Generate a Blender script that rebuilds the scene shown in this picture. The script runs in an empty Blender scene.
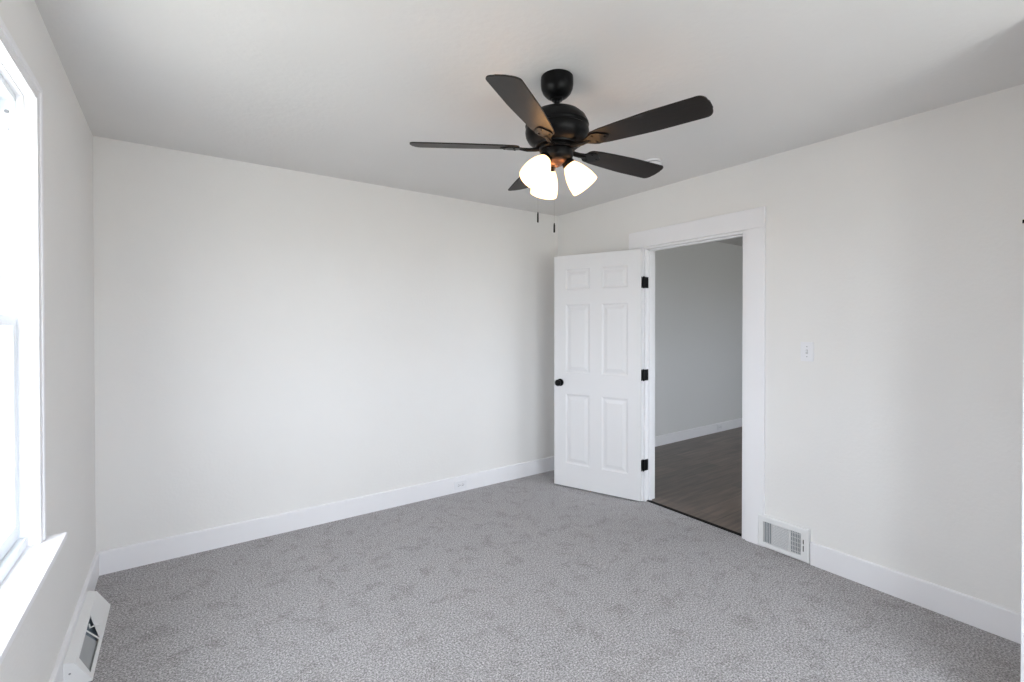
import bpy, bmesh, math, random
from mathutils import Vector, Matrix
from math import sin, cos, pi, radians

random.seed(4)
S = bpy.context.scene
COL = S.collection

# ------------------------------------------------------------------ camera
cam_d = bpy.data.cameras.new('camera')
cam = bpy.data.objects.new('camera', cam_d)
COL.objects.link(cam)
cam_d.sensor_fit = 'HORIZONTAL'
cam_d.sensor_width = 36.0
cam_d.lens = 470.81 * 36.0 / 1024.0
cam_d.shift_y = -11.56 / 1024.0
cam_d.clip_start = 0.02
YAW, PITCH, ROLL = 0.61702, -0.007716, -0.000276
fw = Vector((sin(YAW) * cos(PITCH), cos(YAW) * cos(PITCH), sin(PITCH)))
rt0 = Vector((cos(YAW), -sin(YAW), 0))
up0 = rt0.cross(fw)
rt = cos(ROLL) * rt0 + sin(ROLL) * up0
up = -sin(ROLL) * rt0 + cos(ROLL) * up0
cam.matrix_world = Matrix(((rt.x, up.x, -fw.x, 0.3892), (rt.y, up.y, -fw.y, -3.5616),
                           (rt.z, up.z, -fw.z, 1.4259), (0, 0, 0, 1)))
S.camera = cam

# ------------------------------------------------------------------ world, exposure
S.view_settings.view_transform = 'Standard'
S.view_settings.look = 'None'
S.view_settings.gamma = 1.0
S.view_settings.use_curve_mapping = False
S.view_settings.exposure = 1.12
S.cycles.diffuse_bounces = 8
S.cycles.max_bounces = 12
S.cycles.use_denoising = True

world = bpy.data.worlds.new('overcast_sky')
S.world = world
world.use_nodes = True
wn = world.node_tree.nodes
wl = world.node_tree.links
wn.clear()
w_out = wn.new('ShaderNodeOutputWorld')
w_bg = wn.new('ShaderNodeBackground')
w_tc = wn.new('ShaderNodeTexCoord')
w_sep = wn.new('ShaderNodeSeparateXYZ')
w_ramp = wn.new('ShaderNodeValToRGB')
w_map = wn.new('ShaderNodeMapRange')
w_map.inputs['From Min'].default_value = -1
w_map.inputs['From Max'].default_value = 1
wl.new(w_tc.outputs['Generated'], w_sep.inputs[0])
wl.new(w_sep.outputs['Z'], w_map.inputs['Value'])
wl.new(w_map.outputs[0], w_ramp.inputs[0])
cr = w_ramp.color_ramp
cr.elements[0].position = 0.0
cr.elements[0].color = (0.32, 0.31, 0.28, 1)
cr.elements[1].position = 1.0
cr.elements[1].color = (0.90, 0.935, 0.985, 1)
e = cr.elements.new(0.47); e.color = (0.38, 0.375, 0.35, 1)
e = cr.elements.new(0.51); e.color = (0.68, 0.705, 0.755, 1)
wl.new(w_ramp.outputs[0], w_bg.inputs['Color'])
# the overcast sky is brightest towards the front of the house (-y), dimmer on the window side (-x)
w_az = wn.new('ShaderNodeMapRange')
w_az.interpolation_type = 'SMOOTHSTEP'
wl.new(w_sep.outputs['Y'], w_az.inputs['Value'])
w_az.inputs['From Min'].default_value = 0.15
w_az.inputs['From Max'].default_value = -0.85
w_az.inputs['To Min'].default_value = 6.6
w_az.inputs['To Max'].default_value = 8.8
wl.new(w_az.outputs[0], w_bg.inputs['Strength'])
wl.new(w_bg.outputs[0], w_out.inputs[0])


def portal(name, loc, direction, sx, sy):
    d = bpy.data.lights.new(name, 'AREA')
    d.shape = 'RECTANGLE'
    d.size, d.size_y = sx, sy
    d.cycles.is_portal = True
    o = bpy.data.objects.new(name, d)
    COL.objects.link(o)
    o.location = loc
    o.rotation_euler = Vector(direction).to_track_quat('-Z', 'Y').to_euler()
    return o


# ------------------------------------------------------------------ materials
def mat(name, color, rough=0.5, metal=0.0, spec=0.5, bump=None, coat=0.0):
    m = bpy.data.materials.new(name)
    m.use_nodes = True
    nt = m.node_tree
    b = nt.nodes['Principled BSDF']
    b.inputs['Base Color'].default_value = (*color, 1)
    b.inputs['Roughness'].default_value = rough
    b.inputs['Metallic'].default_value = metal
    b.inputs['Specular IOR Level'].default_value = spec
    b.inputs['Coat Weight'].default_value = coat
    if bump:
        scale, strength, dist = bump
        tc = nt.nodes.new('ShaderNodeTexCoord')
        n = nt.nodes.new('ShaderNodeTexNoise')
        n.inputs['Scale'].default_value = scale
        n.inputs['Detail'].default_value = 4
        bp = nt.nodes.new('ShaderNodeBump')
        bp.inputs['Strength'].default_value = strength
        bp.inputs['Distance'].default_value = dist
        nt.links.new(tc.outputs['Object'], n.inputs['Vector'])
        nt.links.new(n.outputs['Fac'], bp.inputs['Height'])
        nt.links.new(bp.outputs[0], b.inputs['Normal'])
    return m


def noise_color(m, stops, scale, detail=3, rough=0.6, coords='Object', mapping=None):
    nt = m.node_tree
    b = nt.nodes['Principled BSDF']
    tc = nt.nodes.new('ShaderNodeTexCoord')
    n = nt.nodes.new('ShaderNodeTexNoise')
    n.inputs['Scale'].default_value = scale
    n.inputs['Detail'].default_value = detail
    n.inputs['Roughness'].default_value = rough
    r = nt.nodes.new('ShaderNodeValToRGB')
    r.color_ramp.elements[0].position = stops[0][0]
    r.color_ramp.elements[0].color = (*stops[0][1], 1)
    r.color_ramp.elements[1].position = stops[-1][0]
    r.color_ramp.elements[1].color = (*stops[-1][1], 1)
    for p, c in stops[1:-1]:
        r.color_ramp.elements.new(p).color = (*c, 1)
    src = tc.outputs[coords]
    if mapping:
        mp = nt.nodes.new('ShaderNodeMapping')
        mp.inputs['Scale'].default_value = mapping
        nt.links.new(src, mp.inputs[0])
        src = mp.outputs[0]
    nt.links.new(src, n.inputs['Vector'])
    nt.links.new(n.outputs['Fac'], r.inputs[0])
    nt.links.new(r.outputs[0], b.inputs['Base Color'])
    return n, r


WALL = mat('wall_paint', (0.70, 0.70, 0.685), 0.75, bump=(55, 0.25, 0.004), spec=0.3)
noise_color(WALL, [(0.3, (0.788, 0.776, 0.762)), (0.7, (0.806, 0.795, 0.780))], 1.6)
CEIL = mat('ceiling_paint', (0.62, 0.62, 0.61), 0.9, bump=(35, 0.3, 0.005), spec=0.2)
noise_color(CEIL, [(0.3, (0.715, 0.705, 0.695)), (0.7, (0.735, 0.725, 0.715))], 1.2)
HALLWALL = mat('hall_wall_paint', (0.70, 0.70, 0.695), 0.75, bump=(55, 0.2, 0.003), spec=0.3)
TRIM = mat('white_trim_paint', (0.84, 0.835, 0.855), 0.35, bump=(18, 0.08, 0.004))
DOORP = mat('white_door_paint', (0.76, 0.755, 0.765), 0.38, bump=(90, 0.06, 0.002))
VINYL = mat('white_vinyl', (0.80, 0.84, 0.88), 0.3)
PLATE = mat('white_plastic_plate', (0.80, 0.80, 0.825), 0.35)
REG = mat('white_enamelled_metal', (0.78, 0.78, 0.78), 0.4)
DUCT = mat('grey_duct_metal', (0.36, 0.37, 0.38), 0.5, metal=0.1)
DUCTD = mat('dark_duct_inside', (0.16, 0.20, 0.24), 0.7)
BLACK = mat('matte_black_metal', (0.003, 0.003, 0.0035), 0.36, spec=0.16)
SLOT = mat('dark_slot', (0.03, 0.03, 0.03), 0.8)
SCREW = mat('screw_metal', (0.35, 0.35, 0.36), 0.35, metal=0.8)
BRASSY = mat('bronze_cap', (0.20, 0.10, 0.06), 0.35, metal=0.6)
CHAIN = mat('bead_chain', (0.42, 0.40, 0.38), 0.4, metal=0.3)
FOB = mat('dark_fob', (0.008, 0.007, 0.006), 0.6, spec=0.2)
STRIP = mat('dark_threshold_strip', (0.006, 0.006, 0.006), 0.7, spec=0.2)

# fan blades: black-brown wood grain
BLADE = mat('espresso_blade_wood', (0.03, 0.02, 0.016), 0.42, spec=0.3)
noise_color(BLADE, [(0.3, (0.008, 0.007, 0.0065)), (0.7, (0.020, 0.014, 0.011))], 18, mapping=(1, 14, 14))

# carpet: short grey cut pile
CARPET = mat('grey_cut_pile_carpet', (0.3, 0.3, 0.3), 0.95, spec=0.1)
nt = CARPET.node_tree
cb = nt.nodes['Principled BSDF']
n1, r1 = noise_color(CARPET, [(0.33, (0.078, 0.073, 0.073)), (0.50, (0.325, 0.312, 0.314)), (0.67, (0.77, 0.745, 0.755))], 125, 5, 0.78)
tc = nt.nodes.new('ShaderNodeTexCoord')
n2 = nt.nodes.new('ShaderNodeTexNoise'); n2.inputs['Scale'].default_value = 9.0; n2.inputs['Detail'].default_value = 5
n2.inputs['Roughness'].default_value = 0.72
n2.inputs['Distortion'].default_value = 0.4
r2 = nt.nodes.new('ShaderNodeValToRGB')
r2.color_ramp.elements[0].position = 0.34; r2.color_ramp.elements[0].color = (0.82, 0.81, 0.80, 1)
r2.color_ramp.elements[1].position = 0.49; r2.color_ramp.elements[1].color = (1.04, 1.04, 1.045, 1)
mx = nt.nodes.new('ShaderNodeMix'); mx.data_type = 'RGBA'; mx.blend_type = 'MULTIPLY'
mx.inputs['Factor'].default_value = 1.0
nt.links.new(tc.outputs['Object'], n2.inputs['Vector'])
nt.links.new(n2.outputs['Fac'], r2.inputs[0])
nt.links.new(r1.outputs[0], mx.inputs['A'])
nt.links.new(r2.outputs[0], mx.inputs['B'])
nt.links.new(mx.outputs['Result'], cb.inputs['Base Color'])
bp = nt.nodes.new('ShaderNodeBump'); bp.inputs['Strength'].default_value = 0.5; bp.inputs['Distance'].default_value = 0.006
nt.links.new(n1.outputs['Fac'], bp.inputs['Height'])
nt.links.new(bp.outputs[0], cb.inputs['Normal'])
cb.inputs['Sheen Weight'].default_value = 0.15

# hall floor: wide brown vinyl planks running along y... grain stretched along the plank
PLANK = mat('brown_vinyl_plank', (0.10, 0.075, 0.06), 0.34, spec=0.5)
nt = PLANK.node_tree
pb = nt.nodes['Principled BSDF']
tc = nt.nodes.new('ShaderNodeTexCoord')
mp = nt.nodes.new('ShaderNodeMapping'); mp.inputs['Scale'].default_value = (1, 1, 1)
br = nt.nodes.new('ShaderNodeTexBrick')
br.inputs['Scale'].default_value = 1.0
br.inputs['Brick Width'].default_value = 1.22
br.inputs['Row Height'].default_value = 0.18
br.inputs['Mortar Size'].default_value = 0.0015
br.offset = 0.37
br.inputs['Color1'].default_value = (0.150, 0.112, 0.090, 1)
br.inputs['Color2'].default_value = (0.092, 0.072, 0.062, 1)
br.inputs['Mortar'].default_value = (0.03, 0.025, 0.02, 1)
gn = nt.nodes.new('ShaderNodeTexNoise'); gn.inputs['Scale'].default_value = 5; gn.inputs['Detail'].default_value = 6
gm = nt.nodes.new('ShaderNodeMapping'); gm.inputs['Scale'].default_value = (0.6, 6, 1)
gr = nt.nodes.new('ShaderNodeValToRGB')
gr.color_ramp.elements[0].position = 0.32; gr.color_ramp.elements[0].color = (0.66, 0.66, 0.68, 1)
gr.color_ramp.elements[1].position = 0.68; gr.color_ramp.elements[1].color = (1.30, 1.26, 1.22, 1)
gx = nt.nodes.new('ShaderNodeMix'); gx.data_type = 'RGBA'; gx.blend_type = 'MULTIPLY'; gx.inputs['Factor'].default_value = 1
nt.links.new(tc.outputs['Object'], mp.inputs[0]); nt.links.new(mp.outputs[0], br.inputs['Vector'])
nt.links.new(tc.outputs['Object'], gm.inputs[0]); nt.links.new(gm.outputs[0], gn.inputs['Vector'])
nt.links.new(gn.outputs['Fac'], gr.inputs[0])
nt.links.new(br.outputs['Color'], gx.inputs['A']); nt.links.new(gr.outputs[0], gx.inputs['B'])
nt.links.new(gx.outputs['Result'], pb.inputs['Base Color'])

# window glass: thin clear pane that lets daylight through
GLASS = bpy.data.materials.new('window_glass')
GLASS.use_nodes = True
nt = GLASS.node_tree
nt.nodes.clear()
go = nt.nodes.new('ShaderNodeOutputMaterial'); gt = nt.nodes.new('ShaderNodeBsdfTransparent')
gg = nt.nodes.new('ShaderNodeBsdfGlossy'); gg.inputs['Roughness'].default_value = 0.02
gmx = nt.nodes.new('ShaderNodeMixShader'); gmx.inputs[0].default_value = 0.06
gt.inputs[0].default_value = (0.96, 0.98, 0.99, 1)
nt.links.new(gt.outputs[0], gmx.inputs[1]); nt.links.new(gg.outputs[0], gmx.inputs[2]); nt.links.new(gmx.outputs[0], go.inputs[0])

# lamp shade: frosted glass lit from inside (translucent) with its own soft glow
SHADE = bpy.data.materials.new('frosted_lamp_glass')
SHADE.use_nodes = True
nt = SHADE.node_tree
nt.nodes.clear()
so = nt.nodes.new('ShaderNodeOutputMaterial')
st = nt.nodes.new('ShaderNodeBsdfTranslucent'); st.inputs[0].default_value = (0.95, 0.84, 0.66, 1)
sd = nt.nodes.new('ShaderNodeBsdfDiffuse'); sd.inputs[0].default_value = (0.9, 0.88, 0.84, 1)
se = nt.nodes.new('ShaderNodeEmission'); se.inputs[0].default_value = (1.0, 0.56, 0.27, 1); se.inputs[1].default_value = 0.75
sm = nt.nodes.new('ShaderNodeMixShader'); sm.inputs[0].default_value = 0.35
sa = nt.nodes.new('ShaderNodeAddShader')
nt.links.new(st.outputs[0], sm.inputs[1]); nt.links.new(sd.outputs[0], sm.inputs[2])
nt.links.new(sm.outputs[0], sa.inputs[0]); nt.links.new(se.outputs[0], sa.inputs[1]); nt.links.new(sa.outputs[0], so.inputs[0])

BULB = bpy.data.materials.new('lit_bulb')
BULB.use_nodes = True
nt = BULB.node_tree
nt.nodes.clear()
bo = nt.nodes.new('ShaderNodeOutputMaterial'); be = nt.nodes.new('ShaderNodeEmission')
be.inputs[0].default_value = (1.0, 0.80, 0.55, 1); be.inputs[1].default_value = 3.0
nt.links.new(be.outputs[0], bo.inputs[0])


# ------------------------------------------------------------------ mesh helpers
class MB:
    """collects shapes and links them as one mesh object"""
    def __init__(self):
        self.bm = bmesh.new()

    def face(self, vs, mi=0):
        f = self.bm.faces.new(vs)
        f.material_index = mi
        return f

    def box(self, x0, x1, y0, y1, z0, z1, M=None, mi=0):
        c = [Vector((x, y, z)) for z in (z0, z1) for y in (y0, y1) for x in (x0, x1)]
        if M is not None:
            c = [M @ v for v in c]
        v = [self.bm.verts.new(p) for p in c]
        for q in ((0, 2, 3, 1), (4, 5, 7, 6), (0, 1, 5, 4), (2, 6, 7, 3), (0, 4, 6, 2), (1, 3, 7, 5)):
            self.face([v[i] for i in q], mi)
        return self

    def prism(self, pts, h0, h1, M=None, mi=0):
        """polygon pts (x,y) extruded from h0 to h1 along z, then placed by M"""
        M = M or Matrix.Identity(4)
        a = [self.bm.verts.new(M @ Vector((x, y, h0))) for x, y in pts]
        b = [self.bm.verts.new(M @ Vector((x, y, h1))) for x, y in pts]
        n = len(pts)
        self.face(a[::-1], mi)
        self.face(b, mi)
        for i in range(n):
            j = (i + 1) % n
            self.face([a[i], a[j], b[j], b[i]], mi)
        return self

    def lathe(self, prof, M=None, n=40, mi=0):
        """profile of (r, z) revolved about z, then placed by M"""
        M = M or Matrix.Identity(4)
        rings = []
        for r, z in prof:
            if r < 1e-6:
                rings.append([self.bm.verts.new(M @ Vector((0, 0, z)))])
            else:
                rings.append([self.bm.verts.new(M @ Vector((r * cos(2 * pi * k / n), r * sin(2 * pi * k / n), z))) for k in range(n)])
        for a, b in zip(rings, rings[1:]):
            for k in range(n):
                k2 = (k + 1) % n
                if len(a) == 1 and len(b) == 1:
                    continue
                if len(a) == 1:
                    self.face([a[0], b[k2], b[k]], mi)
                elif len(b) == 1:
                    self.face([a[k], a[k2], b[0]], mi)
                else:
                    self.face([a[k], a[k2], b[k2], b[k]], mi)
        return self

    def tube(self, pts, r, n=12, mi=0):
        pts = [Vector(p) for p in pts]
        rs = r if isinstance(r, (list, tuple)) else [r] * len(pts)
        rings = []
        for i, p in enumerate(pts):
            t = (pts[min(i + 1, len(pts) - 1)] - pts[max(i - 1, 0)]).normalized()
            q = t.to_track_quat('Z', 'Y').to_matrix()
            rings.append([self.bm.verts.new(p + q @ Vector((rs[i] * cos(2 * pi * k / n), rs[i] * sin(2 * pi * k / n), 0))) for k in range(n)])
        for a, b in zip(rings, rings[1:]):
            for k in range(n):
                k2 = (k + 1) % n
                self.face([a[k], a[k2], b[k2], b[k]], mi)
        self.face(rings[0][::-1], mi)
        self.face(rings[-1], mi)
        return self

    def build(self, name, materials, parent=None, origin=None, bevel=0, smooth=False, angle=35):
        bmesh.ops.recalc_face_normals(self.bm, faces=self.bm.faces[:])
        o = Vector(origin) if origin is not None else Vector((0, 0, 0))
        if parent is not None and origin is None:
            o = Vector(parent.get('_base', (0, 0, 0)))
        if o.length > 0:
            bmesh.ops.translate(self.bm, verts=self.bm.verts[:], vec=-o)
        me = bpy.data.meshes.new(name)
        self.bm.to_mesh(me)
        self.bm.free()
        ms = materials if isinstance(materials, (list, tuple)) else [materials]
        for m in ms:
            me.materials.append(m)
        if smooth:
            me.shade_smooth()
            me.set_sharp_from_angle(angle=radians(angle))
        ob = bpy.data.objects.new(name, me)
        COL.objects.link(ob)
        if parent is None:
            ob.location = o
        else:
            ob.parent = parent
            pb_ = Vector(parent.get('_base', (0, 0, 0)))
            ob.location = o - pb_
            ob['_base'] = tuple(o)
        if bevel:
            b = ob.modifiers.new('edge', 'BEVEL')
            b.width = bevel
            b.segments = 2
            b.limit_method = 'ANGLE'
            b.angle_limit = radians(40)
        return ob


def root(name, loc, label=None, cat=None, group=None, structure=False):
    o = bpy.data.objects.new(name, None)
    o.empty_display_size = 0.05
    COL.objects.link(o)
    o.location = loc
    o['_base'] = tuple(loc)
    if label: o['label'] = label
    if cat: o['category'] = cat
    if group: o['group'] = group
    if structure: o['kind'] = 'structure'
    return o


def struct(o, label=None, cat=None):
    o['kind'] = 'structure'
    if label: o['label'] = label
    if cat: o['category'] = cat
    return o


# ------------------------------------------------------------------ room dimensions
W = 3.474          # right wall face
YF = -4.60         # front wall face (behind the camera)
T = 0.12           # wall thickness
HB = 0.134         # baseboard height
WT = 2.70          # walls run up behind the ceiling
HX1 = 9.0          # far side of the next room


def ceil_z(x, y):
    zl = 2.505 + (2.545 - 2.505) * (-y / 3.0)
    zr = 2.516 + (2.506 - 2.516) * (-y / 3.0)
    return zl + (zr - zl) * (x / W)


# floors
f = MB().box(0, W + 0.035, YF, 0, -0.10, 0.0).build('floor', CARPET)
struct(f, 'grey cut pile carpet covering the whole bedroom floor', 'carpet')
f = MB().box(W + 0.038, HX1, YF, 0, -0.10, -0.003).build('floor_hall', PLANK)
struct(f, 'brown wood look plank floor seen through the open doorway', 'floor')

# ceiling, following the slightly uneven old ceiling corners
m = MB()
N = 8
g = [[m.bm.verts.new((-0.02 + (W + 0.04) * i / N, YF - 0.02 + (-YF + 0.04) * j / N,
      ceil_z(W * i / N, YF - YF * j / N))) for i in range(N + 1)] for j in range(N + 1)]
g2 = [[m.bm.verts.new((v.co.x, v.co.y, 2.69)) for v in row] for row in g]
for j in range(N):
    for i in range(N):
        m.face([g[j][i], g[j + 1][i], g[j + 1][i + 1], g[j][i + 1]])
        m.face([g2[j][i], g2[j][i + 1], g2[j + 1][i + 1], g2[j + 1][i]])
for k in range(N):
    m.face([g[0][k], g[0][k + 1], g2[0][k + 1], g2[0][k]])
    m.face([g[N][k], g2[N][k], g2[N][k + 1], g[N][k + 1]])
    m.face([g[k][0], g2[k][0], g2[k + 1][0], g[k + 1][0]])
    m.face([g[k][N], g[k + 1][N], g2[k + 1][N], g2[k][N]])
c = m.build('ceiling', CEIL, smooth=True)
struct(c, 'flat pale grey bedroom ceiling', 'ceiling')
c = MB().box(W + T - 0.02, HX1 + 0.02, YF - 0.02, 0.02, 2.55, 2.69).build('ceiling_hall', CEIL)
struct(c, 'ceiling of the next room seen at the top of the doorway', 'ceiling')

# window_1 opening in the left wall, window_added_2 in the front wall, window_added_3 in the next room's front wall; front wall windows are added for daylight
WY0, WY1, WZ0, WZ1 = -2.36, -1.405, 0.71, 2.172
FX0, FX1, FZ0, FZ1 = 0.72, 1.57, 0.70, 2.10
GX0, GX1 = 1.78, 2.63
HWX0, HWX1 = 4.5, 6.2
# doorway in the right wall
DY0, DY1, DZ = -1.909, -1.065, 2.060

w = MB().box(-0.15, W + T, 0, 0.15, -0.1, WT).build('wall_back', WALL)
struct(w, 'blank pale grey back wall left of the open door', 'wall')
m = MB()
m.box(-0.15, 0, WY1, 0, -0.1, WT).box(-0.15, 0, YF - 0.15, WY0, -0.1, WT)
m.box(-0.15, 0, WY0, WY1, -0.1, WZ0 - 0.024).box(-0.15, 0, WY0, WY1, WZ1, WT)
struct(m.build('wall_left', WALL), 'narrow pale grey left wall around the window', 'wall')
m = MB()
m.box(W, W + T, DY1, 0, -0.1, WT).box(W, W + T, YF, DY0, -0.1, WT).box(W, W + T, DY0, DY1, DZ, WT)
struct(m.build('wall_right', WALL), 'pale grey right wall with the doorway and light switch', 'wall')
m = MB()
m.box(0, FX0, YF - 0.15, YF, -0.1, WT).box(FX1, GX0, YF - 0.15, YF, -0.1, WT).box(GX1, W + T, YF - 0.15, YF, -0.1, WT)
for a_, b_ in ((FX0, FX1), (GX0, GX1)):
    m.box(a_, b_, YF - 0.15, YF, -0.1, FZ0 - 0.024).box(a_, b_, YF - 0.15, YF, FZ1, WT)
struct(m.build('wall_front', WALL))
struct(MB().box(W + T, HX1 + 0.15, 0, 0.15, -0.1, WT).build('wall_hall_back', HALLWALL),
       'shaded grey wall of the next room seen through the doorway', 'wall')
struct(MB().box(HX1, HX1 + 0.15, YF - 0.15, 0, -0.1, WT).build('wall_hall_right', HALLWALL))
m = MB()
m.box(W + T, HWX0, YF - 0.15, YF, -0.1, WT).box(HWX1, HX1, YF - 0.15, YF, -0.1, WT)
m.box(HWX0, HWX1, YF - 0.15, YF, -0.1, FZ0 - 0.024).box(HWX0, HWX1, YF - 0.15, YF, FZ1, WT)
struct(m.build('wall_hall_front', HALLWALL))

# closet that juts out at the front right corner; its white corner jamb is at the frame's right edge
CX, CY = 2.84, -3.248
m = MB()
m.box(CX + 0.09, W, CY - 0.09, CY, -0.0, 2.60)
m.box(CX + 0.012, CX + 0.09, YF, CY - 0.80, 0, 2.60)
m.box(CX + 0.012, CX + 0.09, CY - 0.80, CY - 0.03, 2.07, 2.60)
struct(m.build('wall_closet', WALL))
m = MB().box(CX, CX + 0.09, CY - 0.030, CY, 0, 2.52)
o = m.build('trim_3', TRIM, bevel=0.002)
struct(o, 'white corner jamb of the closet at the right edge of the photo', 'trim')
r_ = root('door_2', (CX + 0.01, CY - 0.035, 0.012), 'white closet door beside the corner jamb at the right edge', 'door', structure=True)
m = MB().box(CX + 0.004, CX + 0.038, CY - 0.795, CY - 0.034, 0.012, 2.05)
m.build('door_leaf', DOORP, r_, bevel=0.002)
for zz in (1.795, 1.05, 0.22):
    m = MB().lathe([(0, -0.045), (0.0065, -0.045), (0.0065, 0.045), (0, 0.045)], Matrix.Translation((CX - 0.006, CY - 0.006, zz)), 16)
    if zz != 1.795:
        m = MB().lathe([(0, -0.045), (0.0065, -0.045), (0.0065, 0.045), (0, 0.045)], Matrix.Translation((CX - 0.006, CY - 0.034, zz)), 16)
        m.build('hinge', BLACK, r_, smooth=True)
    else:
        m = MB().lathe([(0, -0.006), (0.0065, -0.006), (0.0065, 0.006), (0, 0.006)],
                       Matrix.Translation((CX - 0.006, CY - 0.003, zz)), 16)
        m.box(CX - 0.004, CX + 0.004, CY - 0.05, CY - 0.002, zz - 0.006, zz + 0.006)
        m.build('hinge', BLACK, r_, smooth=True)
m = MB().lathe([(0, 0), (0.03, 0), (0.03, 0.006), (0.011, 0.01), (0.011, 0.03), (0.026, 0.036), (0.028, 0.052), (0.018, 0.064), (0, 0.066)],
               Matrix.Translation((CX + 0.004, CY - 0.73, 0.93)) @ Matrix.Rotation(-pi / 2, 4, 'Y'), 28)
m.build('door_knob', BLACK, r_, smooth=True)


# baseboards (flat board with an eased top edge)
def baseboard(name, p0, p1, nrm, label, h=HB, t=0.015):
    """board along p0->p1 on a wall face, protruding t along nrm"""
    p0, p1, nrm = Vector((*p0, 0)), Vector((*p1, 0)), Vector((*nrm, 0))
    d = p1 - p0
    L = d.length
    d.normalize()
    M = Matrix(((nrm.x, 0, d.x, p0.x), (nrm.y, 0, d.y, p0.y), (0, 1, 0, 0), (0, 0, 0, 1)))
    prof = [(0, -0.01), (t, -0.01), (t, h - 0.006), (t - 0.002, h - 0.002), (t - 0.006, h), (0, h)]
    o = MB().prism(prof, 0, L, M).build(name, TRIM)
    struct(o, label, 'baseboard')
    return o


baseboard('baseboard_back', (0.0, 0), (W, 0), (0, -1), 'long white baseboard along the back wall')
baseboard('baseboard_left', (0, YF), (0, -0.015), (1, 0), 'white baseboard along the left wall under the window')
baseboard('baseboard_right', (W, CY), (W, -2.308), (-1, 0), 'white baseboard on the right wall, right of the wall register')
baseboard('baseboard_door', (W, -0.918), (W, -0.015), (-1, 0), 'short white baseboard behind the open door')
baseboard('baseboard_front', (W, YF), (0.015, YF), (0, 1), 'white baseboard under the added rear windows')
baseboard('baseboard_hall', (W + T + 0.02, 0), (HX1, 0), (0, -1), 'white baseboard along the far wall of the next room', h=0.115)

# ------------------------------------------------------------------ doorway trim and jambs
CT = 0.018
m = MB()
m.box(W - CT, W, -1.065, -0.920, 0, 2.062)           # casing behind the door leaf
m.box(W - CT, W, -2.035, -1.914, 0, 2.062)           # casing by the register
struct(m.build('trim_1', TRIM, bevel=0.0025), 'flat white side casings standing either side of the doorway', 'trim')
m = MB().box(W - CT - 0.001, W, -2.036, -0.920, 2.0625, 2.192)
struct(m.build('trim_2', TRIM, bevel=0.0025), 'wide flat white head casing over the doorway', 'trim')
m = MB()
J = 0.016
J2 = 0.024
m.box(W - 0.001, W + T + 0.001, DY1 - J, DY1, 0, DZ)
m.box(W - 0.006, W + T + 0.001, DY0, DY0 + J2, 0, DZ)
m.box(W - 0.001, W + T + 0.001, DY0 + J2, DY1 - J, DZ - J, DZ)
# door stops
m.box(W + 0.036, W + 0.070, DY1 - J - 0.011, DY1 - J, 0, DZ - J)
m.box(W + 0.036, W + 0.070, DY0 + J2, DY0 + J2 + 0.011, 0, DZ - J)
m.box(W + 0.036, W + 0.070, DY0 + J2, DY1 - J, DZ - J - 0.011, DZ - J)
struct(m.build('trim_4', TRIM, bevel=0.0015), 'white door jamb lining the doorway', 'trim')
m = MB()
m.box(W + T, W + T + CT, -1.065, -0.94, -0.003, 2.06).box(W + T, W + T + CT, -2.03, -1.91, -0.003, 2.06)
m.box(W + T, W + T + CT, -2.03, -0.94, 2.061, 2.18)
struct(m.build('trim_5', TRIM, bevel=0.002))
m = MB().box(W + 0.018, W + 0.046, DY0 + J2, DY1 - J, -0.004, 0.006)
struct(m.build('trim_6', STRIP, bevel=0.001), 'thin dark threshold strip where carpet meets plank floor', 'threshold')

# ------------------------------------------------------------------ open six panel door
TH = radians(21.2)
DW, DH, DT = 0.788, 2.030, 0.035
Hc = Vector((3.421, -1.080, 0.012))
Dv = Vector((-sin(TH), cos(TH), 0))       # hinge edge -> free edge
Nv = Vector((-cos(TH), -sin(TH), 0))      # out of the visible face
MD = Matrix(((Dv.x, 0, Nv.x, Hc.x), (Dv.y, 0, Nv.y, Hc.y), (0, 1, 0, Hc.z), (0, 0, 0, 1)))
# local: x along the leaf from the hinge, y up, z out of the visible face (0) and -DT at the back face
door = root('door_1', (3.452, -1.077, 0.012), 'white six panel door standing open against the back corner', 'door', structure=True)
UC = [(0.110, 0.338), (0.448, 0.676)]
VC = [(0.200, 0.815), (1.005, 1.600), (1.728, 1.908)]
m = MB()
us = sorted({0, DW} | {a for p in UC for a in p})
vs_ = sorted({0, DH} | {a for p in VC for a in p})
for side in (0, 1):
    z = 0.0 if side == 0 else -DT
    sg = -1 if side == 0 else 1
    P = lambda u, v, dz=0.0: m.bm.verts.new(MD @ Vector((u, v, z + sg * dz)))
    for i in range(len(us) - 1):
        for j in range(len(vs_) - 1):
            u0, u1, v0, v1 = us[i], us[i + 1], vs_[j], vs_[j + 1]
            if (u0, u1) in UC and (v0, v1) in VC:
                rings = []
                for ins, dz in ((0, 0), (0.004, 0.004), (0.010, 0.0085), (0.017, 0.010), (0.022, 0.010), (0.046, 0.003), (0.049, 0.002)):
                    rings.append([P(u0 + ins, v0 + ins, dz), P(u1 - ins, v0 + ins, dz), P(u1 - ins, v1 - ins, dz), P(u0 + ins, v1 - ins, dz)])
                for a, b in zip(rings, rings[1:]):
                    for k in range(4):
                        m.face([a[k], a[(k + 1) % 4], b[(k + 1) % 4], b[k]])
                m.face(rings[-1])
            else:
                m.face([P(u0, v0), P(u1, v0), P(u1, v1), P(u0, v1)])
for (a, b) in (((0, 0), (DW, 0)), ((DW, 0), (DW, DH)), ((DW, DH), (0, DH)), ((0, DH), (0, 0))):
    m.face([m.bm.verts.new(MD @ Vector((*q, zz))) for q, zz in ((a, 0), (b, 0), (b, -DT), (a, -DT))])
bmesh.ops.remove_doubles(m.bm, verts=m.bm.verts[:], dist=1e-5)
m.build('door_leaf', DOORP, door)
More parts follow.
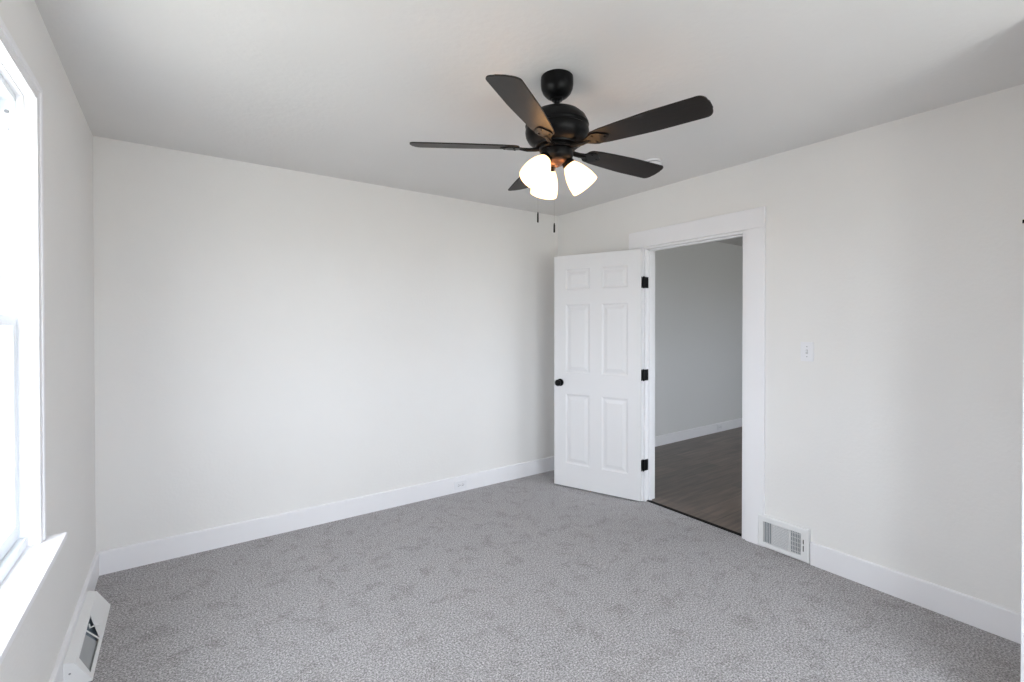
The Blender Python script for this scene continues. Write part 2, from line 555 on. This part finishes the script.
# knobs (both faces share the spindle), rosette and knob per face
MK = MD @ Matrix.Translation((0.728, 0.912, 0))
kp = [(0, 0), (0.033, 0), (0.033, 0.005), (0.028, 0.009), (0.013, 0.012), (0.012, 0.028), (0.022, 0.034), (0.0285, 0.044), (0.0285, 0.052), (0.022, 0.062), (0.010, 0.067), (0, 0.068)]
MB().lathe(kp, MK, 36).build('door_knob', BLACK, door, smooth=True)
MB().lathe(kp, MK @ Matrix.Translation((0, 0, -DT)) @ Matrix.Rotation(pi, 4, 'X'), 36).build('door_knob', BLACK, door, smooth=True)
m = MB().box(DW - 0.0005, DW + 0.001, 0.885, 0.940, -DT + 0.006, -0.006, MD)
m.build('latch_plate', BLACK, door, bevel=0.0004)
for hz in (0.286, 1.016, 1.764):
    m = MB()
    # leaf on the door's hinge edge
    m.box(-0.0022, 0.0004, hz - 0.045, hz + 0.045, -DT + 0.001, -0.001, MD)
    # knuckle
    m.lathe([(0, -0.046), (0.003, -0.049), (0.0075, -0.046), (0.0075, 0.046), (0.003, 0.049), (0, 0.046)],
            Matrix.Translation((3.4475, -1.0835, hz + 0.012)), 18)
    # leaf on the jamb
    m.box(3.448, 3.505, -1.0835, -1.0808, hz + 0.012 - 0.045, hz + 0.012 + 0.045)
    m.build('hinge', BLACK, door, smooth=True)


# ------------------------------------------------------------------ windows
def win_axes(origin, along, out):
    """local x along the wall, y up, z outward (away from the room)"""
    a, o = Vector(along), Vector(out)
    return Matrix(((a.x, 0, o.x, origin[0]), (a.y, 0, o.y, origin[1]), (0, 1, 0, origin[2]), (0, 0, 0, 1)))


def make_window(name, M, w, h, label, casing=0.044):
    """w x h clear opening, local origin at the opening's lower corner on the wall's room face"""
    b = M @ Vector((w / 2, 0, 0))
    r = root(name, b, label, 'window', structure=True)
    c = casing
    # narrow casing with a rounded outer bead
    m = MB()
    m.box(-c, -0.001, 0.0, h + c, -0.019, 0, M).box(w + 0.001, w + c, 0.0, h + c, -0.019, 0, M)
    m.box(-0.001, w + 0.001, h + 0.001, h + c, -0.019, 0, M)
    m.build('casing', TRIM, r, bevel=0.002)
    m = MB()
    k = 0.020
    m.box(-c - 0.002, -c + k, 0.0, h + c + 0.002, -0.024, -0.0005, M).box(w + c - k, w + c + 0.002, 0.0, h + c + 0.002, -0.024, -0.0005, M)
    m.box(-c + k, w + c - k, h + c - k, h + c + 0.002, -0.024, -0.0005, M)
    m.build('backband', TRIM, r, bevel=0.004)
    # jamb extension
    m = MB()
    m.box(0, 0.006, 0, h, -0.018, 0.012, M).box(w - 0.006, w, 0, h, -0.018, 0.012, M).box(0.006, w - 0.006, h - 0.006, h, -0.018, 0.012, M)
    m.box(0, 0.009, 0, h, 0.012, 0.032, M).box(w - 0.009, w, 0, h, 0.012, 0.032, M).box(0.009, w - 0.009, h - 0.009, h, 0.012, 0.032, M)
    m.build('jamb', TRIM, r, bevel=0.0015)
    # stool (inner sill)
    m = MB()
    m.box(-c - 0.028, w + c + 0.028, -0.024, 0.0, -0.072, 0.0, M).box(0, w, -0.024, 0.0, 0, 0.034, M)
    m.build('stool', TRIM, r, bevel=0.004)
    # vinyl frame with jamb tracks
    m = MB()
    z0, z1 = 0.030, 0.126
    for a0, a1 in ((0.0, 0.030), (w - 0.030, w)):
        m.box(a0, a1, 0, h, z0 + 0.038, z0 + 0.044, M)
        m.box(a0, a1, 0, h, z0 + 0.080, z1, M)
    m.box(0, 0.012, 0, h, z0, z1, M).box(w - 0.012, w, 0, h, z0, z1, M)
    m.box(0.012, w - 0.012, h - 0.03, h, z0, z1, M).box(0.009, w - 0.009, 0, 0.032, 0.014, z1 + 0.022, M)
    m.build('window_frame', VINYL, r, bevel=0.001)

    def sash(nm, y0, y1, za, zb, st, rb, rtp):
        m = MB()
        x0, x1 = 0.0125, w - 0.0125
        m.box(x0, x0 + st, y0, y1, za, zb, M).box(x1 - st, x1, y0, y1, za, zb, M)
        m.box(x0 + st, x1 - st, y0, y0 + rb, za, zb, M).box(x0 + st, x1 - st, y1 - rtp, y1, za, zb, M)
        s = m.build(nm, VINYL, r, bevel=0.002)
        zc = (za + zb) / 2
        MB().box(x0 + st - 0.004, x1 - st + 0.004, y0 + rb - 0.004, y1 - rtp + 0.004, zc - 0.002, zc + 0.002, M).build('pane', GLASS, s)
        return s
    mid = 1.461 - 0.71
    sash('lower_sash', 0.033, mid, z0 + 0.002, z0 + 0.036, 0.036, 0.048, 0.034)
    sash('upper_sash', mid - 0.034, h - 0.031, z0 + 0.046, z0 + 0.079, 0.034, 0.034, 0.040)
    m = MB().lathe([(0, 0), (0.012, 0), (0.012, 0.008), (0.006, 0.010), (0, 0.010)],
                   M @ Matrix.Translation((w / 2, mid, z0 + 0.022)) @ Matrix.Rotation(-pi / 2, 4, 'X'), 20)
    m.box(w / 2 - 0.006, w / 2 + 0.03, mid + 0.008, mid + 0.013, z0 + 0.016, z0 + 0.026, M)
    m.build('sash_lock', VINYL, r)
    return r


M1 = win_axes((0, WY1, WZ0), (0, -1, 0), (-1, 0, 0))
w1 = make_window('window_1', M1, WY1 - WY0, WZ1 - WZ0, 'white double hung window with deep white stool in the left wall')
# tilt-latch screw heads near the top of the far jamb track
for zz in (2.105, 2.05):
    m = MB().lathe([(0, 0), (0.006, 0), (0.005, 0.003), (0, 0.003)],
                   Matrix.Translation((-0.050, WY1 - 0.0125, zz)) @ Matrix.Rotation(pi / 2, 4, 'X'), 14)
    m.build('screw', SCREW, w1, smooth=True)
M2 = win_axes((FX0, YF, FZ0), (1, 0, 0), (0, -1, 0))  # unseen window, added to bring daylight in from behind the camera
make_window('window_added_2', M2, FX1 - FX0, FZ1 - FZ0, 'white double hung window added unseen behind the camera for daylight')
make_window('window_added_4', win_axes((GX0, YF, FZ0), (1, 0, 0), (0, -1, 0)), GX1 - GX0, FZ1 - FZ0,
            'second white double hung window added unseen behind the camera for daylight')  # another unseen opening, added to widen the daylight from behind
M3 = win_axes((HWX0, YF, FZ0), (1, 0, 0), (0, -1, 0))  # unseen window added to light the next room
make_window('window_added_3', M3, HWX1 - HWX0, FZ1 - FZ0, 'white window added unseen in the front wall of the next room for daylight')

portal('window_1_portal', (-0.17, (WY0 + WY1) / 2, (WZ0 + WZ1) / 2), (1, 0, 0), 0.98, 1.46)
portal('window_added_2_portal', ((FX0 + FX1) / 2, YF - 0.19, (FZ0 + FZ1) / 2), (0, 1, 0), 0.96, 1.46)
portal('window_added_4_portal', ((GX0 + GX1) / 2, YF - 0.19, (FZ0 + FZ1) / 2), (0, 1, 0), 0.96, 1.46)
portal('window_added_3_portal', ((HWX0 + HWX1) / 2, YF - 0.19, (FZ0 + FZ1) / 2), (0, 1, 0), 1.45, 1.46)

# ------------------------------------------------------------------ ceiling fan
FX, FY = 1.756, -1.978
FZ = ceil_z(FX, FY)
fan = root('ceiling_fan', (FX, FY, FZ), 'black five blade ceiling fan with three lit frosted glass shades', 'ceiling fan')
MF = Matrix.Translation((FX, FY, 0))
zc = FZ
MB().lathe([(0, zc + 0.002), (0.067, zc + 0.002), (0.0705, zc - 0.002), (0.0715, zc - 0.012), (0.0715, zc - 0.036), (0.069, zc - 0.052),
            (0.061, zc - 0.070), (0.048, zc - 0.084), (0.034, zc - 0.092), (0.026, zc - 0.094), (0, zc - 0.094)], MF, 48).build('canopy', BLACK, fan, smooth=True)
m = MB().lathe([(0.0, 2.455), (0.012, 2.455), (0.012, 2.36), (0, 2.36)], MF, 24)
m.lathe([(0.012, 2.43), (0.024, 2.426), (0.024, 2.418), (0.012, 2.416)], MF, 24)
m.build('downrod', BLACK, fan, smooth=True)
MB().lathe([(0, 2.388), (0.017, 2.388), (0.021, 2.380), (0.040, 2.378), (0.075, 2.371), (0.104, 2.357), (0.125, 2.338), (0.137, 2.316),
            (0.140, 2.304), (0.136, 2.299), (0.134, 2.296), (0.134, 2.290), (0.139, 2.286), (0.140, 2.276), (0.137, 2.258), (0.128, 2.241),
            (0.112, 2.228), (0.095, 2.221), (0.092, 2.214), (0.0, 2.214)], MF, 64).build('motor_housing', BLACK, fan, smooth=True)
MB().lathe([(0, 2.215), (0.078, 2.215), (0.080, 2.211), (0.080, 2.201), (0.076, 2.197), (0, 2.197)], MF, 48).build('rotor_ring', BLACK, fan, smooth=True)
MB().lathe([(0, 2.198), (0.066, 2.198), (0.071, 2.192), (0.071, 2.172), (0.066, 2.160), (0.056, 2.152), (0.0, 2.152)], MF, 48).build('switch_housing', BLACK, fan, smooth=True)
MB().lathe([(0, 2.154), (0.046, 2.154), (0.046, 2.146), (0.036, 2.138), (0.012, 2.134), (0.010, 2.128), (0.005, 2.125), (0, 2.125)], MF, 36).build('light_kit_cap', BRASSY, fan, smooth=True)

# one blade with its bracket, then copies
ZB = 2.206
PT = radians(-12.5)


def blade_outline():
    def hw(t):       # half width along the blade
        return 0.044 + (0.064 - 0.044) * min(1, t / 0.55) ** 0.8
    pts_r, pts_l = [], []
    r0, r1 = 0.165, 0.655
    L = r1 - r0
    # root rounding
    for a in range(0, 7):
        t = a / 6 * pi / 2
        pts_r.append((r0 + 0.035 * (1 - sin(t)), 0, t))
    up_, = ([],)
    up_ = []
    for k in range(0, 7):
        t = pi / 2 * k / 6
        up_.append((r0 + 0.030 * (1 - cos(t)), hw(0) * (0.35 + 0.65 * sin(t))))
    for k in range(1, 13):
        x = r0 + 0.030 + (L - 0.030 - 0.035) * k / 12
        up_.append((x, hw((x - r0) / L)))
    for k in range(1, 8):
        t = pi / 2 * k / 7
        up_.append((r1 - 0.035 + 0.030 * sin(t), hw(1) - 0.035 * (1 - cos(t))))
    up_.append((r1 - 0.001, 0.018))
    return up_ + [(x, -y) for x, y in reversed(up_)]


A0 = -2.5
angles = [A0, A0 + 72, A0 + 144, A0 - 72, A0 - 144]
Mtilt = Matrix.Translation((0, 0, 0)) @ Matrix.Rotation(PT, 4, 'X')
m = MB().prism(blade_outline(), 0.000, 0.006, Mtilt)
blade0 = m.build('blade', BLADE, None, bevel=0.0015)
blade0.parent = fan
# bracket: neck from rotor ring, widening to a curved plate under the blade root
m = MB()
ol = [(0.060, 0.016), (0.095, 0.013), (0.125, 0.012), (0.150, 0.016), (0.172, 0.030), (0.190, 0.038), (0.215, 0.034), (0.232, 0.020), (0.246, 0.010), (0.252, 0.0)]
ol = ol + [(x, -y) for x, y in reversed(ol[:-1])]
m.prism(ol, -0.0055, -0.0005, Mtilt)
m.tube([(0.062, 0, 0.000), (0.095, 0, -0.006), (0.130, 0, -0.008), (0.165, 0, -0.004)], [0.010, 0.009, 0.008, 0.006], 12)
for (sx, sy) in ((0.188, 0.022), (0.188, -0.022), (0.232, 0.0)):
    m.lathe([(0, -0.009), (0.0045, -0.0085), (0.0055, -0.0055), (0, -0.0055)], Mtilt @ Matrix.Translation((sx, sy, 0)), 12)
br0 = m.build('blade_bracket', BLACK, None, smooth=True)
br0.parent = blade0
blades = [blade0]
for a in angles[1:]:
    b = blade0.copy(); COL.objects.link(b); b.parent = fan
    k = br0.copy(); COL.objects.link(k); k.parent = b
    blades.append(b)
DROOP = {-144: 0.2, 144: -2.6, 0: -0.5}      # degrees each blade hangs down, worn brackets
for b, a in zip(blades, angles):
    b.location = (0, 0, ZB - FZ)
    b.rotation_euler = (0, radians(DROOP.get(round(a - A0), 0)), radians(a))

# three light arms with shades and bulbs
VIEW = 49.2
SHA = [VIEW + 137, VIEW + 22, VIEW - 88]


def shade_matrix(a, i_, tilt=36):
    a = radians(a)
    rr = 0.060 if i_ == 2 else 0.046
    neck = Vector((FX - 0.012 + rr * cos(a), FY + 0.010 + rr * sin(a), (2.160, 2.150, 2.148)[i_]))
    t = radians(tilt)
    ax = Vector((sin(t) * cos(a), sin(t) * sin(a), -cos(t)))
    q = ax.to_track_quat('Z', 'Y').to_matrix().to_4x4()
    return Matrix.Translation(neck) @ q, neck, ax


for i_, a in enumerate(SHA):
    Ms, neck, ax = shade_matrix(a, i_)
    ar = radians(a)
    m = MB()
    m.tube([(FX + 0.020 * cos(ar), FY + 0.020 * sin(ar), 2.160), (FX + 0.040 * cos(ar), FY + 0.040 * sin(ar), 2.156), neck + ax * 0.0],
           [0.012, 0.012, 0.014], 16)
    m.lathe([(0, -0.012), (0.016, -0.012), (0.024, -0.004), (0.0285, 0.006), (0.0285, 0.020), (0.026, 0.022), (0.0, 0.022)], Ms, 32)
    m.build('lamp_socket', BLACK, fan, smooth=True)
    prof = [(0.0265, 0.014), (0.030, 0.022), (0.038, 0.036), (0.047, 0.056), (0.0545, 0.078), (0.0595, 0.100), (0.0620, 0.122), (0.0625, 0.136)]
    th_ = 0.003
    inner = [(r - th_, z) for r, z in reversed(prof)]
    m = MB().lathe(prof + inner, Ms, 48)
    sh = m.build('lamp_shade', SHADE, fan, smooth=True, angle=60)
    sh['label'] = 'lit frosted glass shade'
    m = MB().lathe([(0, 0.022), (0.012, 0.022), (0.013, 0.036), (0.020, 0.052), (0.024, 0.068), (0.022, 0.084), (0.012, 0.095), (0, 0.098)], Ms, 24)
    m.build('bulb', BULB, sh, smooth=True)
    ld = bpy.data.lights.new('bulb_light', 'POINT')
    ld.energy = 0.2
    ld.color = (1.0, 0.68, 0.40)
    ld.shadow_soft_size = 0.02
    lo = bpy.data.objects.new('bulb_light', ld)
    COL.objects.link(lo)
    lo.location = neck + ax * 0.112

# pull chains (bead chain + fob)
for (px, py, ztop, zf1, zf0, zin) in ((1.675, -1.945, 2.165, 1.920, 1.878, 0.0), (1.7335, -1.9865, 2.14, 1.872, 1.834, 0.0)):
    m = MB()
    d = Vector((px - FX, py - FY, 0))
    st_ = Vector((FX, FY, 0)) + d.normalized() * min(0.068, d.length)
    m.tube([(st_.x, st_.y, ztop), (px, py, ztop - 0.012), (px, py, zf1)], 0.0004, 6)
    z = ztop - 0.02
    while z > zf1 + 0.004:
        m.lathe([(0, -0.0009), (0.0009, 0), (0, 0.0009)], Matrix.Translation((px, py, z)), 6)
        z -= 0.006
    ch = m.build('pull_chain', CHAIN, fan)
    MB().lathe([(0, zf1 + 0.004), (0.0022, zf1 + 0.002), (0.0036, zf1 - 0.006), (0.0040, zf0 + 0.006), (0.0034, zf0), (0, zf0 - 0.001)],
               Matrix.Translation((px, py, 0)), 16).build('chain_fob', FOB, ch, smooth=True)

# ------------------------------------------------------------------ smoke detector on the ceiling
sx, sy = 2.955, -1.552
sz = ceil_z(sx, sy)
sd_ = root('smoke_detector', (sx, sy, sz), 'round white smoke detector on the ceiling beyond the right fan blade', 'smoke detector')
Mz = Matrix.Translation((sx, sy, sz))
MB().lathe([(0, 0.001), (0.062, 0.001), (0.062, -0.010), (0.058, -0.012), (0, -0.012)], Mz, 40).build('mounting_base', PLATE, sd_, smooth=True)
MB().lathe([(0, -0.012), (0.052, -0.012), (0.052, -0.017), (0, -0.017)], Mz, 40).build('vent_gap', SLOT, sd_, smooth=True)
MB().lathe([(0, -0.017), (0.058, -0.017), (0.058, -0.024), (0.050, -0.033), (0.020, -0.036), (0, -0.036)], Mz, 40).build('cover', PLATE, sd_, smooth=True)

# ------------------------------------------------------------------ light switch
yc, zc = -2.281, 1.270
sw = root('light_switch', (W, yc, zc), 'white toggle light switch plate on the right wall beside the doorway', 'light switch')
m = MB().box(W - 0.006, W + 0.0005, yc - 0.036, yc + 0.036, zc - 0.058, zc + 0.058)
m.build('cover_plate', PLATE, sw, bevel=0.003)
MB().box(W - 0.0075, W - 0.004, yc - 0.006, yc + 0.006, zc - 0.013, zc + 0.013).build('toggle_slot', mat('grey_slot', (0.55, 0.55, 0.56), 0.6), sw)
Mt = Matrix.Translation((W - 0.006, yc, zc)) @ Matrix.Rotation(radians(25), 4, 'Y')
MB().box(-0.014, 0.002, -0.0042, 0.0042, -0.005, 0.005, Mt).build('toggle', PLATE, sw, bevel=0.001)
for dz in (-0.03, 0.03):
    MB().lathe([(0, 0), (0.0032, 0), (0.0026, 0.0014), (0, 0.0016)], Matrix.Translation((W - 0.006, yc, zc + dz)) @ Matrix.Rotation(-pi / 2, 4, 'Y'), 14).build('screw', SCREW, sw, smooth=True)


# ------------------------------------------------------------------ outlets set sideways in the baseboards
def outlet(x, z, label, yface, s=1.0):
    o = root('wall_outlet', (x, yface, z), label, 'outlet')
    MB().box(x - 0.059 * s, x + 0.059 * s, yface - 0.006, yface + 0.0005, z - 0.036 * s, z + 0.036 * s).build('cover_plate', PLATE, o, bevel=0.003)
    for dx in (-0.0195, 0.0195):
        cx_ = x + dx * s
        m = MB()
        pts = [(cx_ + 0.0165 * s * cos(t), z + max(-0.0145 * s, min(0.0145 * s, 0.0175 * s * sin(t)))) for t in [2 * pi * k / 24 for k in range(24)]]
        Mo = Matrix(((1, 0, 0, 0), (0, 0, 1, 0), (0, 1, 0, 0), (0, 0, 0, 1)))
        m.prism(pts, yface - 0.008, yface - 0.0055, Mo)
        rec = m.build('receptacle', PLATE, o, bevel=0.0008)
        m = MB()
        m.box(cx_ - 0.006 * s, cx_ + 0.003 * s, yface - 0.0086, yface - 0.0078, z + 0.005 * s, z + 0.0075 * s)
        m.box(cx_ - 0.006 * s, cx_ + 0.004 * s, yface - 0.0086, yface - 0.0078, z - 0.0075 * s, z - 0.005 * s)
        m.box(cx_ + 0.007 * s, cx_ + 0.011 * s, yface - 0.0086, yface - 0.0078, z - 0.002 * s, z + 0.002 * s)
        m.build('slots', SLOT, rec)
    MB().lathe([(0, 0), (0.003, 0), (0.002, 0.0014), (0, 0.0015)], Matrix.Translation((x, yface - 0.006, z)) @ Matrix.Rotation(pi / 2, 4, 'X'), 12).build('screw', SCREW, o, smooth=True)
    return o


outlet(2.362, 0.060, 'white duplex outlet set sideways in the baseboard of the back wall', -0.015)
outlet(6.33, 0.062, 'white outlet in the baseboard of the next room beyond the doorway', -0.015, 1.0)

# ------------------------------------------------------------------ wall register beside the doorway
y0, y1, z0, z1 = -2.304, -2.000, 0.004, 0.208
xf = W - 0.024
reg = root('wall_register', (W, (y0 + y1) / 2, 0), 'white metal wall register with three louver banks right of the doorway', 'register')
gy0, gy1, gz0, gz1 = -2.262, -2.036, 0.036, 0.170
m = MB()
# stamped frame with a shallow picture-frame slope
m.box(xf + 0.006, W, y0, gy0 - 0.001, z0, z1).box(xf + 0.006, W, gy1 + 0.001, y1, z0, z1)
m.box(xf + 0.006, W, gy0 - 0.001, gy1 + 0.001, z0, gz0 - 0.001).box(xf + 0.006, W, gy0 - 0.001, gy1 + 0.001, gz1 + 0.001, z1)


def ring(m, xa, a, xb, b):
    ra = [m.bm.verts.new((xa, y, z)) for y, z in ((a[0], a[2]), (a[1], a[2]), (a[1], a[3]), (a[0], a[3]))]
    rb = [m.bm.verts.new((xb, y, z)) for y, z in ((b[0], b[2]), (b[1], b[2]), (b[1], b[3]), (b[0], b[3]))]
    for k in range(4):
        m.face([ra[k], ra[(k + 1) % 4], rb[(k + 1) % 4], rb[k]])


ring(m, xf + 0.006, (y0, y1, z0, z1), xf, (y0 + 0.008, y1 - 0.008, z0 + 0.008, z1 - 0.008))
ring(m, xf, (y0 + 0.008, y1 - 0.008, z0 + 0.008, z1 - 0.008), xf + 0.001, (gy0, gy1, gz0, gz1))
ring(m, xf + 0.001, (gy0, gy1, gz0, gz1), xf + 0.012, (gy0, gy1, gz0, gz1))
m.build('register_frame', REG, reg)
MB().box(W - 0.006, W - 0.004, gy0 - 0.002, gy1 + 0.002, gz0 - 0.002, gz1 + 0.002).build('duct_opening', DUCTD, reg)
# banks: vertical fins (left), horizontal louvers (middle), open crossed grid (right)
bl, bm_, brr = (-2.088, gy1), (-2.190, -2.092), (gy0, -2.196)
m = MB()
for k in range(5):
    yy = bl[0] + (bl[1] - bl[0]) * (k + 0.5) / 5
    Mv = Matrix.Translation((xf + 0.007, yy, 0)) @ Matrix.Rotation(radians(-8), 4, 'Z')
    m.box(-0.0045, 0.0045, -0.0007, 0.0007, gz0, gz1, Mv)
m.build('vertical_fins', REG, reg)
m = MB()
m.box(xf + 0.001, xf + 0.010, bm_[1], bl[0], gz0, gz1).box(xf + 0.001, xf + 0.010, brr[1], bm_[0], gz0, gz1)
for k in range(14):
    zz = gz0 + (gz1 - gz0) * (k + 0.5) / 14
    Mv = Matrix.Translation((xf + 0.006, 0, zz)) @ Matrix.Rotation(radians(-24), 4, 'Y')
    m.box(-0.0048, 0.0048, bm_[0], bm_[1], -0.0007, 0.0007, Mv)
m.build('horizontal_louvers', REG, reg)
m = MB()
for k in range(7):
    yy = brr[0] + (brr[1] - brr[0]) * (k + 0.5) / 7
    Mv = Matrix.Translation((xf + 0.006, yy, 0)) @ Matrix.Rotation(radians(50), 4, 'Z')
    m.box(-0.0045, 0.0045, -0.0007, 0.0007, gz0, gz1, Mv)
for k in range(5):
    zz = gz0 + (gz1 - gz0) * (k + 0.5) / 5
    m.box(xf + 0.012, xf + 0.014, brr[0], brr[1], zz - 0.0022, zz + 0.0022)
m.build('crossed_fins', REG, reg)
m = MB().box(xf - 0.0015, xf + 0.004, -2.276, -2.272, 0.068, 0.138)
m.build('damper_slot', SLOT, reg)
m = MB().box(xf - 0.012, xf + 0.002, -2.2765, -2.2715, 0.104, 0.112)
m.build('damper_lever', REG, reg, bevel=0.001)
for zz in (0.100,):
    for yy in (y0 + 0.014, y1 - 0.014):
        MB().lathe([(0, 0), (0.004, 0), (0.003, 0.002), (0, 0.0022)], Matrix.Translation((xf + 0.003, yy, zz + (0.08 if yy < -2.2 else 0))) @ Matrix.Rotation(-pi / 2, 4, 'Y'), 14).build('screw', REG, reg, smooth=True)

# ------------------------------------------------------------------ wedge baseboard register on the left
ya, yb = -1.050, -0.430
br_ = root('baseboard_register', (0.06, (ya + yb) / 2, 0), 'white wedge shaped baseboard register on the carpet under the window', 'register')
A = (0.050, 0.092)       # upper edge of the slope (x, z)
B = (0.102, 0.006)       # lower edge of the slope


def sl(t, y, d=0.0):
    nx, nz = (A[1] - B[1]), (B[0] - A[0])
    l = math.hypot(nx, nz)
    return Vector((A[0] + (B[0] - A[0]) * t - nx / l * d, y, A[1] + (B[1] - A[1]) * t - nz / l * d))


m = MB()
V = lambda p: m.bm.verts.new(p)
# slope face with a hole: hole outline  apex, near rectangle
hole = [(0.20, -1.022), (0.84, -1.022), (0.84, -0.765), (0.70, -0.735), (0.06, -0.655), (0.10, -0.80), (0.16, -0.95)]
hole = [(0.12, -1.000), (0.85, -1.022), (0.86, -0.750), (0.06, -0.660)]
T0, T1 = 0.0, 1.0
outer = [(T0, ya), (T1, ya), (T1, yb), (T0, yb)]
oo = [V(sl(t, y)) for t, y in outer]
hh = [V(sl(t, y)) for t, y in hole]
hi = [V(sl(t, y, 0.004)) for t, y in hole]
for k in range(4):
    k2 = (k + 1) % 4
    m.face([oo[k], oo[k2], hh[k2], hh[k]])
    m.face([hh[k], hh[k2], hi[k2], hi[k]])
# top ledge, front lip
m.face([V((0.0155, ya, 0.104)), V((0.050, ya, 0.092)), V((0.050, yb, 0.092)), V((0.0155, yb, 0.104))])
m.face([V((0.102, ya, 0.006)), V((0.102, ya, 0.0)), V((0.102, yb, 0.0)), V((0.102, yb, 0.006))])
for y in (ya, yb):
    m.face([V((0.0155, y, 0.0)), V((0.0155, y, 0.104)), V((0.050, y, 0.092)), V((0.102, y, 0.006)), V((0.102, y, 0.0))])
bmesh.ops.remove_doubles(m.bm, verts=m.bm.verts[:], dist=1e-5)
m.build('register_body', REG, br_)
# damper plate just inside the opening (its far part is cut away, showing the dark duct)
m = MB()
pl = [V(sl(t, y, 0.010)) for t, y in ((0.0, -1.032), (0.98, -1.032), (0.98, -0.770), (0.0, -0.805))]
m.face(pl)
pl2 = [m.bm.verts.new(v.co + Vector((-0.001, 0, -0.001))) for v in pl]
m.face(pl2[::-1])
for k in range(4):
    m.face([pl[k], pl[(k + 1) % 4], pl2[(k + 1) % 4], pl2[k]])
m.build('damper_plate', DUCT, br_)
m = MB()
pl = [m.bm.verts.new(sl(t, y, 0.022)) for t, y in ((0.0, -1.03), (0.98, -1.03), (0.98, -0.62), (0.0, -0.62))]
pl2 = [m.bm.verts.new(v.co + Vector((-0.002, 0, -0.002))) for v in pl]
m.face(pl); m.face(pl2[::-1])
for k in range(4):
    m.face([pl[k], pl[(k + 1) % 4], pl2[(k + 1) % 4], pl2[k]])
m.build('duct_opening', DUCTD, br_)
m = MB()
a, b = sl(0.02, -0.800, 0.000), sl(0.92, -0.765, 0.000)
m.tube([a, b], 0.0028, 8)
m.build('cross_bar', REG, br_)
m = MB()
m.tube([sl(0.25, -0.745, 0.004), sl(0.52, -0.690, -0.004), sl(0.62, -0.672, -0.006)], 0.0032, 8)
m.tube([sl(0.25, -0.745, 0.004), sl(0.16, -0.725, 0.004)], 0.0032, 8)
m.build('damper_lever', REG, br_)
MB().lathe([(0, 0), (0.004, 0), (0.003, 0.002), (0, 0.0022)], Matrix.Translation((0.035, ya, 0.055)) @ Matrix.Rotation(pi / 2, 4, 'X'), 14).build('screw', SCREW, br_, smooth=True)

for o in S.objects:
    if '_base' in o:
        del o['_base']
